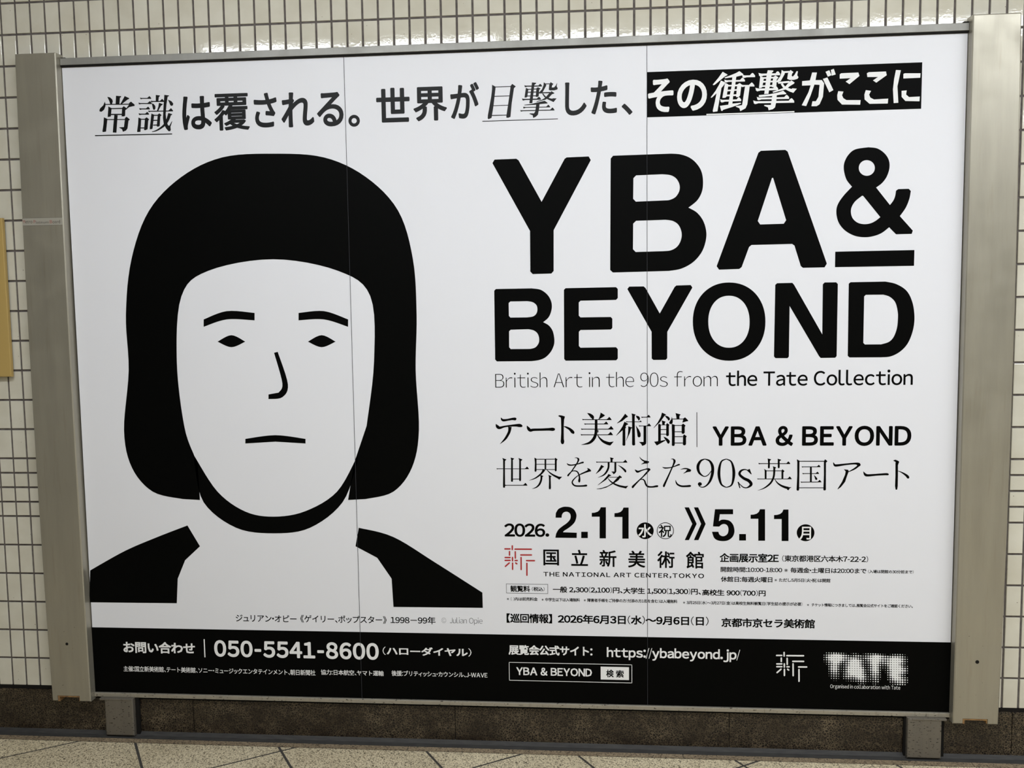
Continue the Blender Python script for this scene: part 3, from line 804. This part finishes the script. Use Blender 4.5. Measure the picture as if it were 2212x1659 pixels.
J = Glyphs(1625, 980, 12.64).draw('''
H 172 270 1035 272 22 56; L 452,150,54 455,250,50 453,370,54 452,400,36; P 417,130 515,155 510,168 480,195 425,180; L 722,160,54 722,370,54 720,395,36; P 690,135 790,165 785,178 752,200 700,190;
P 325,415 390,455 390,688 340,688 338,470; H 385 467 800 467 20 0; P 822,425 882,475 850,510 848,688 797,688 797,460;
P 560,342 655,375 645,390 625,405 575,400; S 600,390,54 600,480,56 590,600,54 560,700,52 500,800,50 400,890,42 280,960,24 145,1002,4; H 140 688 1075 688 18 62;
S 608,690,10 680,790,34 770,860,48 880,910,60 985,940,70; P 1075,915 1020,950 990,1000 950,985 960,915;
P 1215,152 1290,192 1280,985 1260,1010 1230,1010 1208,990 1228,600 1228,230; H 1285 206 1960 206 22 0; P 1990,152 2055,205 2012,245 2010,985 1990,1003 1955,1003 1940,985 1955,600 1955,200;
H 1275 932 1950 932 20 0; H 1352 360 1860 358 20 50; H 1372 543 1820 543 20 46; H 1325 775 1885 772 20 52; L 1600,360,50 1600,772,50; P 1680,580 1740,630 1778,680 1770,710 1740,718 1718,700 1705,650''')
J.build('subtitle_line', m_ink)
txt('YBA & BEYOND', 1539.1, 1968.6, 921, 962.8, 'subtitle_line', wt=.03, refx=1556, res=6, nine=True, sb=.07)

# ---- dates
txt('2026.', 1089.5, 1186.4, 1130.6, 1158.9, 'date_line', wt=.028, refx=1100, res=6, nine=True)
A5 = (1070, 1070, 4.706); A6 = (1530, 1070, 4.706)
DT = []
def dig(o_, outer, holes=()):
    return fill('date_digit', [PX(mixed(outer), *o_)] + [PX(mixed(h), *o_) for h in holes], m_ink, Y_INK)
dig(A5, '612,227 ( 615,180 640,140 680,120 715,115 765,122 803,148 823,190 823,225 808,270 775,308 735,338 700,360 688,375 ) 828,380 827,433 610,431 ( 618,390 640,350 680,315 725,283 757,248 766,215 758,185 735,168 712,167 690,178 677,200 674,227 )')
dig(A5, '873,370 940,370 940,434 873,434')
for dx in (0, 231):
    d3 = 0 if dx == 0 else 3
    dig(A5, ' '.join('%g,%g' % (a + dx, b + d3) for a, b in ((980, 178), (1010, 176), (1040, 166), (1060, 148), (1072, 121), (1124, 121), (1124, 437), (1060, 437), (1060, 217), (980, 217))))
dig(A6, '68,141 252,141 252,192 118,192 ( 108,262 135,248 165,246 ) ( 165,246 215,258 250,295 265,345 262,390 240,430 200,457 150,465 95,457 58,430 37,370 ) ( 102,370 115,400 145,415 175,408 198,385 205,345 195,310 170,292 140,295 110,318 ) 47,316')
dig(A6, '314,393 383,393 383,459 314,459')
for dx in (0, 238):
    d3 = 0 if dx == 0 else 3
    dig(A6, ' '.join('%g,%g' % (a + dx, b + d3) for a, b in ((430, 197), (462, 195), (492, 186), (514, 168), (525, 141), (577, 141), (577, 461), (508, 461), (508, 238), (430, 238))))
RC = (1070, 1070, 4.706)
for pl in ('1923,122 1968,122 2047,290 1968,455 1925,455 2002,290', '2018,122 2062,122 2138,290 2065,455 2018,455 2092,290'):
    fill('date_arrow', [PX(parse(pl), *RC)], m_ink)
fill('day_disc', [PX(ell(1523, 360, 87, 85, 40), *RC)], m_ink)
fill('day_ring', [PX(ell(1728, 360, 87, 85, 40), *RC), PX(ell(1728, 360, 80, 78, 40), *RC)], m_ink)
fill('day_disc', [PX(ell(989, 380, 90, 86, 40), 1530, 1070, 4.706)], m_ink)
txt('水', 1378.5, 1408.3, 1132, 1161, 'day_letter', wt=.02, m=m_white_ink, y=Y_TOP, res=5)
txt('祝', 1422.7, 1450.8, 1133.7, 1160.3, 'day_letter', wt=.018, res=5)
txt('月', 1726.6, 1752, 1137.6, 1165.6, 'day_letter', wt=.02, m=m_white_ink, y=Y_TOP, res=5)

# ---- museum names
for ch, a, b, c, d_ in (('国', 487, 648, 550, 713), ('立', 770, 942, 552, 718), ('新', 1057, 1232, 555, 728), ('美', 1348, 1525, 562, 735), ('術', 1645, 1823, 567, 740), ('館', 1937, 2120, 572, 745)):
    txt(ch, a / 4.706 + 1070, b / 4.706 + 1070, c / 4.706 + 1070, d_ / 4.706 + 1070, 'museum_name_letter', wt=.020, res=5)
txt('THE NATIONAL ART CENTER,TOKYO', 1173.7, 1520.9, 1235.3, 1244.9, 'museum_name_line', wt=.026, refx=1180, sb=.10)

def logo(name, m, y, box=None):
    segs = '205,325,460,325 552,170,552,365 655,335,1415,340 428,425,428,615 685,435,690,750 215,712,465,712 215,838,465,838 560,690,562,870 660,845,785,845 945,690,950,1260 915,595,1420,597 1170,850,1555,853 1205,950,1208,1515 565,940,566,1250 430,940,235,1115 690,945,765,1000'
    V = []; F = []
    for s_ in segs.split():
        x0, y0, x1, y1 = [float(c) for c in s_.split(',')]
        if box:
            f = lambda a, b: (box[0] + (a - 205) / 1350 * (box[2] - box[0]), box[1] + (b - 170) / 1345 * (box[3] - box[1]))
            k = (box[2] - box[0]) / 1350
        else:
            f = lambda a, b: (a / 20.73 + 1080, b / 20.73 + 1170); k = 1 / 20.73
        (x0, y0), (x1, y1) = f(x0, y0), f(x1, y1); r_ = 33 * k
        dx, dy = x1 - x0, y1 - y0; l = math.hypot(dx, dy); dx /= l; dy /= l
        x0 += dx * r_ * .6; y0 += dy * r_ * .6; x1 -= dx * r_ * .4; y1 -= dy * r_ * .4
        pts = []
        for cx, cy, s0 in ((x0, y0, math.pi / 2), (x1, y1, -math.pi / 2)):
            for q in range(7):
                a = math.atan2(dy, dx) + s0 + math.pi * q / 6
                pts.append((cx + r_ * math.cos(a), cy + r_ * math.sin(a)))
        n = len(V); V += [(*at(*p_),) for p_ in pts]; F.append(tuple(range(n, n + len(pts))))
    return ppart(mesh_obj(name, [(a, y, b) for a, b in V], F, m))
o = logo('museum_logo', m_red, Y_INK); o['label'] = 'red line-drawn character logo'
o = logo('museum_logo', m_white_ink, Y_TOP, (1676.6, 1408.3, 1743, 1472)); o['label'] = 'white line-drawn character logo in the footer'

# ---- venue lines
SM = dict(wt=.026, res=2)
def T(*a, **k):
    q = dict(SM); q.update(k); return txt(*a, **q)
T('企画展示室2E', 1554.4, 1682.4, 1194.7, 1213.9, 'venue_line', refx=1563, wt=.034)
T('(東京都港区六本木7-22-2)', 1688.9, 1875.9, 1199.2, 1213.4, 'venue_line', ref=1, refx=1702)
T('開館時間:10:00-18:00 ※毎週金・土曜日は20:00まで', 1556.6, 1871.7, 1224.7, 1235.7, 'venue_line', refx=1562)
T('(入場は閉館の30分前まで)', 1874.7, 1973.7, 1230.9, 1238.2, 'venue_line', ref=1, refx=1883)
T('休館日:毎週火曜日', 1557, 1668.5, 1245.1, 1257, 'venue_line', refx=1563)
T('※ただし5月5日(火・祝)は開館', 1672.8, 1793.9, 1249.1, 1256.6, 'venue_line', ref=1, refx=1686)
frame('fee_box', [(1093.5, 1260), (1184, 1262.5), (1183.3, 1282.6), (1093.5, 1281.2)], .0012, m_ink)
T('観覧料', 1102.3, 1145.1, 1264.6, 1278.5, 'fee_line', refx=1109, wt=.032)
T('(税込)', 1148.6, 1176.7, 1267.7, 1277, 'fee_line', ref=1, refx=1158)
T('一般 2,300(2,100)円、', 1194, 1345, 1266.6, 1280.2, 'fee_line', ref=1, refx=1215, wt=.032)
T('大学生 1,500(1,300)円、', 1346.2, 1514.2, 1269.1, 1282.9, 'fee_line', ref=1, refx=1369, wt=.032)
T('高校生 900(700)円', 1516.7, 1653.9, 1273.2, 1286.7, 'fee_line', ref=1, refx=1539, wt=.032)
T('※( )内は前売料金', 1094.6, 1161.5, 1289.9, 1297.6, 'small_print_line', ref=4, refx=1120)
T('※中学生以下は入場無料', 1169.8, 1252.6, 1291.2, 1299, 'small_print_line', ref=1, refx=1181)
T('※障害者手帳をご持参の方(付添の方1名を含む)は入場無料', 1260.9, 1463.2, 1292.6, 1300.4, 'small_print_line', ref=1, refx=1271)
T('※3月25日(水)～3月27日(金)は高校生無料観覧日(学生証の提示が必要)', 1475.1, 1733.8, 1298.2, 1305.4, 'small_print_line', ref=2, refx=1492)
T('※ チケット情報につきましては、展覧会公式サイトをご確認ください。', 1743.1, 1972, 1303.4, 1309.9, 'small_print_line', ref=2, refx=1757)
T('【巡回情報】', 1094.1, 1192.9, 1325.3, 1345.2, 'tour_line', ref=1, refx=1110, wt=.034)
T('2026年6月3日(水)～9月6日(日)', 1204.8, 1531.6, 1328.6, 1345, 'tour_line', refx=1211, wt=.036)
T('京都市京セラ美術館', 1558, 1760.5, 1334.6, 1354.6, 'tour_line', refx=1568, wt=.034)
T('ジュリアン・オピー', 509.3, 640.7, 1327.5, 1342.4, 'caption_line', refx=516, wt=.014)
T('《ゲイリー、ポップスター》', 648.5, 835.3, 1328.6, 1344.3, 'caption_line', ref=1, refx=667, wt=.014)
T('1998－99年', 843.5, 940.9, 1332.7, 1345.8, 'caption_line', refx=848, wt=.018)
txt('© Julian Opie', 953.8, 1042.2, 1334.4, 1346, 'caption_line', ref=2, refx=970, off=-.018, res=4)

# ---- footer lettering
FW = dict(m=m_white_ink, y=Y_TOP)
T('お問い合わせ', 266.3, 421.5, 1386.7, 1410.8, 'footer_line', ref=1, refx=303, wt=.036, **FW)
rect('footer_rule', [(440.4, 1380.6), (442.9, 1380.6), (443.6, 1419.7), (441.2, 1419.7)], m_white_ink, Y_TOP)
T('050-5541-8600', 462.8, 818, 1382.6, 1418.6, 'footer_line', refx=475, wt=.034, nine=True, res=6, kern=.11, **FW)
T('(ハローダイヤル)', 825.6, 1019.3, 1399.4, 1413.6, 'footer_line', ref=1, refx=848, wt=.034, **FW)
T('主催:国立新美術館、テート美術館、ソニー・ミュージックエンタテインメント、朝日新聞社', 267, 681.3, 1438.4, 1449.8, 'footer_line', refx=272, wt=.013, **FW)
T('協力:日本航空、ヤマト運輸', 693.1, 829, 1446.1, 1457.5, 'footer_line', refx=699, wt=.014, **FW)
T('後援:ブリティッシュ・カウンシル、J-WAVE', 845.9, 1052.9, 1448.2, 1460, 'footer_line', refx=852, wt=.014, **FW)
T('展覧会公式サイト:', 1098.5, 1279.9, 1393.7, 1414.4, 'footer_line', refx=1109, wt=.034, **FW)
T('https://ybabeyond.jp/', 1310.6, 1599.6, 1397.6, 1419.2, 'footer_line', refx=1316, wt=.03, res=4, **FW)
frame('search_box', [(1099.1, 1429.2), (1365.7, 1436.1), (1365.3, 1476.6), (1099.8, 1469)], .0019, m_white_ink, Y_TOP)
T('YBA & BEYOND', 1115.2, 1278.9, 1441, 1458.1, 'footer_line', refx=1122, wt=.03, **FW)
rect('search_button', [(1297.4, 1439.3), (1358.9, 1441.5), (1358.6, 1469), (1297.7, 1467.5)], m_white_ink, Y_TOP)
T('検', 1309.3, 1325.8, 1446.2, 1462.9, 'button_letter', wt=.03, y=Y_TOP2)
T('索', 1330.7, 1347.5, 1447.2, 1463.4, 'button_letter', wt=.03, y=Y_TOP2)
txt('Organised in collaboration with Tate', 1793.3, 1944.6, 1478.3, 1486.3, 'footer_line', refx=1798, m=m_white_ink, y=Y_TOP, res=3)
rowsD = ['03445544310133101344554321013444310', '35789998765456654567899876667777641', '36899999776777655678999877789998753',
         '35799998767899875467999776789999753', '13679986567999975457998666789999641'.replace('9999641', '9997641')[:35], '02578864467999975346897544689999643'.replace('689999643', '689998643'),
         '00478853468999986346897433589999764', '00478853468999997446897412579999874', '00367742468999997435787301579998753',
         '00256641467999997535776300479987540', '00145531467778998544675300368998653', '00034420345556787534565100357888764',
         '00001100012334566422455000045677753', '00000000000000233100231000013455540']
b = MB()
for j, rw in enumerate(rowsD):
    for i, ch in enumerate(rw[:35]):
        k = int(ch)
        if not k: continue
        cx = (200 + i * 53.25); cy = 100 + j * 50 + i * 1.25
        r_ = (0, 4, 7, 9.5, 12, 15, 18, 21.5, 25.5, 30)[k]
        b.poly([(lambda q: (q[0], Y_TOP - 1e-5 * ((i + j) % 2), q[1]))(at(1760 + (cx + r_ * math.cos(a)) / 10.05, 1400 + (cy + r_ * math.sin(a)) / 10.05)) for a in [2 * math.pi * q / 10 for q in range(10)]])
o = ppart(b.build('halftone_logo', m_white_ink)); o['label'] = 'white halftone dot word logo'; o['kind'] = 'stuff'

# ---- portrait: a plain generic bust in the same black and white
def sil(name, s, m, y, closed_smooth=False, curve=False):
    pts = mixed(s); return fill(name, [[at(*p_) for p_ in pts]], m, y)
sil('portrait_hair', '765,1000 752,1080 ( 790,1078 850,1062 890,1010 905,930 898,800 900,680 892,560 860,455 790,382 700,340 590,332 480,340 392,382 322,455 284,560 272,680 278,800 268,930 285,1010 330,1062 395,1078 ) 432,1080 427,1000 ( 420,985 398,920 382,780 392,640 450,585 590,560 730,585 800,640 808,780 792,920 )', m_ink, Y_INK)
sil('portrait_jaw_strip', '( 420,985 470,1062 530,1105 592,1116 660,1104 728,1062 772,985 ) 772,1000 ( 772,1000 740,1085 670,1140 592,1152 510,1140 440,1085 420,1000 )', m_ink, Y_INK)  # black printed strip along the jaw
sil('portrait_eyebrow', '( 440,690 490,672 550,676 ) 550,692 ( 550,692 490,690 440,706 )', m_ink, Y_INK)
sil('portrait_eyebrow', '( 645,676 700,672 752,690 ) 752,706 ( 752,706 700,690 645,692 )', m_ink, Y_INK)
for cx in (500, 695):
    sil('portrait_eye', '( %d,738 %d,724 %d,738 ) ( %d,738 %d,750 %d,738 )' % (cx - 30, cx, cx + 30, cx + 30, cx, cx - 30), m_ink, Y_INK)
sil('portrait_nose', '( 600,760 622,830 610,858 580,862 ) 580,852 ( 602,848 610,828 592,762 )', m_ink, Y_INK)
sil('portrait_mouth', '( 530,948 595,940 660,948 ) 660,958 ( 595,954 530,958 )', m_ink, Y_INK)
sil('portrait_shirt', '( 195,1232 270,1190 340,1160 405,1135 ) 432,1180 ( 400,1210 384,1250 ) 382,1303 193,1301', m_ink, Y_INK)
sil('portrait_shirt', '( 775,1140 850,1160 940,1215 1042,1280 ) 1043,1313 850,1311 ( 846,1250 815,1205 ) 768,1180', m_ink, Y_INK)

# ---- paper edges where the sheets meet
for x in (S1, S2):
    ppart(MB().box(x - .0006, x + .0006, Y_SEAM, -.0101, .1526, 2.2465).build('sheet_seam', m_seam))

# ------------------------------------------------------------------ name strip on the left post
def strip_text(body, xl, xr, yt, yb, ref, m, parent):
    cu = bpy.data.curves.new('t', 'FONT'); cu.body = body; cu.size = 1; cu.resolution_u = 3; cu.offset = -.008
    vs_, fs = ev(cu)
    cu = bpy.data.curves.new('t', 'FONT'); cu.body = body[ref]; cu.size = 1
    rv, _ = ev(cu)
    u0, u1 = min(p[0] for p in vs_), max(p[0] for p in vs_); r0, r1 = min(p[1] for p in rv), max(p[1] for p in rv)
    a0, zt = at(xl, yt, .0426); a1, zb = at(xr, yb, .0426)
    o = mesh_obj('plate_lettering', [(a0 + (p[0] - u0) / (u1 - u0) * (a1 - a0), -.0428, zb + (p[1] - r0) / (r1 - r0) * (zt - zb)) for p in vs_], fs, m, parent)
    return o
m_plate = mat('pale_plate', (.42, .40, .345), .45, metal=.3)
m_brown = mat('dark_brown_print', (.06, .05, .04), .5)
m_rose = mat('faded_red_print', (.36, .10, .08), .5)
pl = MB().box(.0612, .1985, -.0424, -.0421, 1.7385, 1.7640).build('name_plate', m_plate, fr); pl.matrix_parent_inverse = Matrix.Translation(-Vector(fr.location))
MB().box(.0615, .1980, -.0426, -.0424, 1.7630, 1.7636).box(.0615, .1980, -.0426, -.0424, 1.7388, 1.7394).build('plate_line', m_brown, pl)
for s_, a, b, m_ in (('M', 49.5, 54, m_rose), ('etro', 54.6, 70, m_brown), ('P', 72.5, 77, m_rose), ('latinum', 77.6, 105, m_brown), ('B', 107.5, 113, m_rose), ('oard', 113.5, 130, m_brown)):
    yt, yb = (475.5, 482.3) if s_[0] in 'MPB' else (477.5, 482.3)
    strip_text(s_, a, b, yt, yb, 0, m_, pl)
    if s_ in ('latinum',): pass

# ------------------------------------------------------------------ ochre panel at the left edge
yl = empty('ochre_sign', (-.30, 0, 1.24)); tag(yl, 'flat ochre yellow sign panel on the wall tiles, left of the billboard', 'sign')
def ypart(b, n_, m): o = b.build(n_, m); o.parent = yl; o.matrix_parent_inverse = Matrix.Translation(-Vector(yl.location)); return o
ypart(MB().bevbox(-.62, -.0235, -.021, -.0085, 1.2425, 1.7685, .0025), 'sign_panel', m_yel)
ypart(MB().box(-.61, -.0285, -.0085, -.0007, 1.2485, 1.7625), 'backing_board', m_dark)
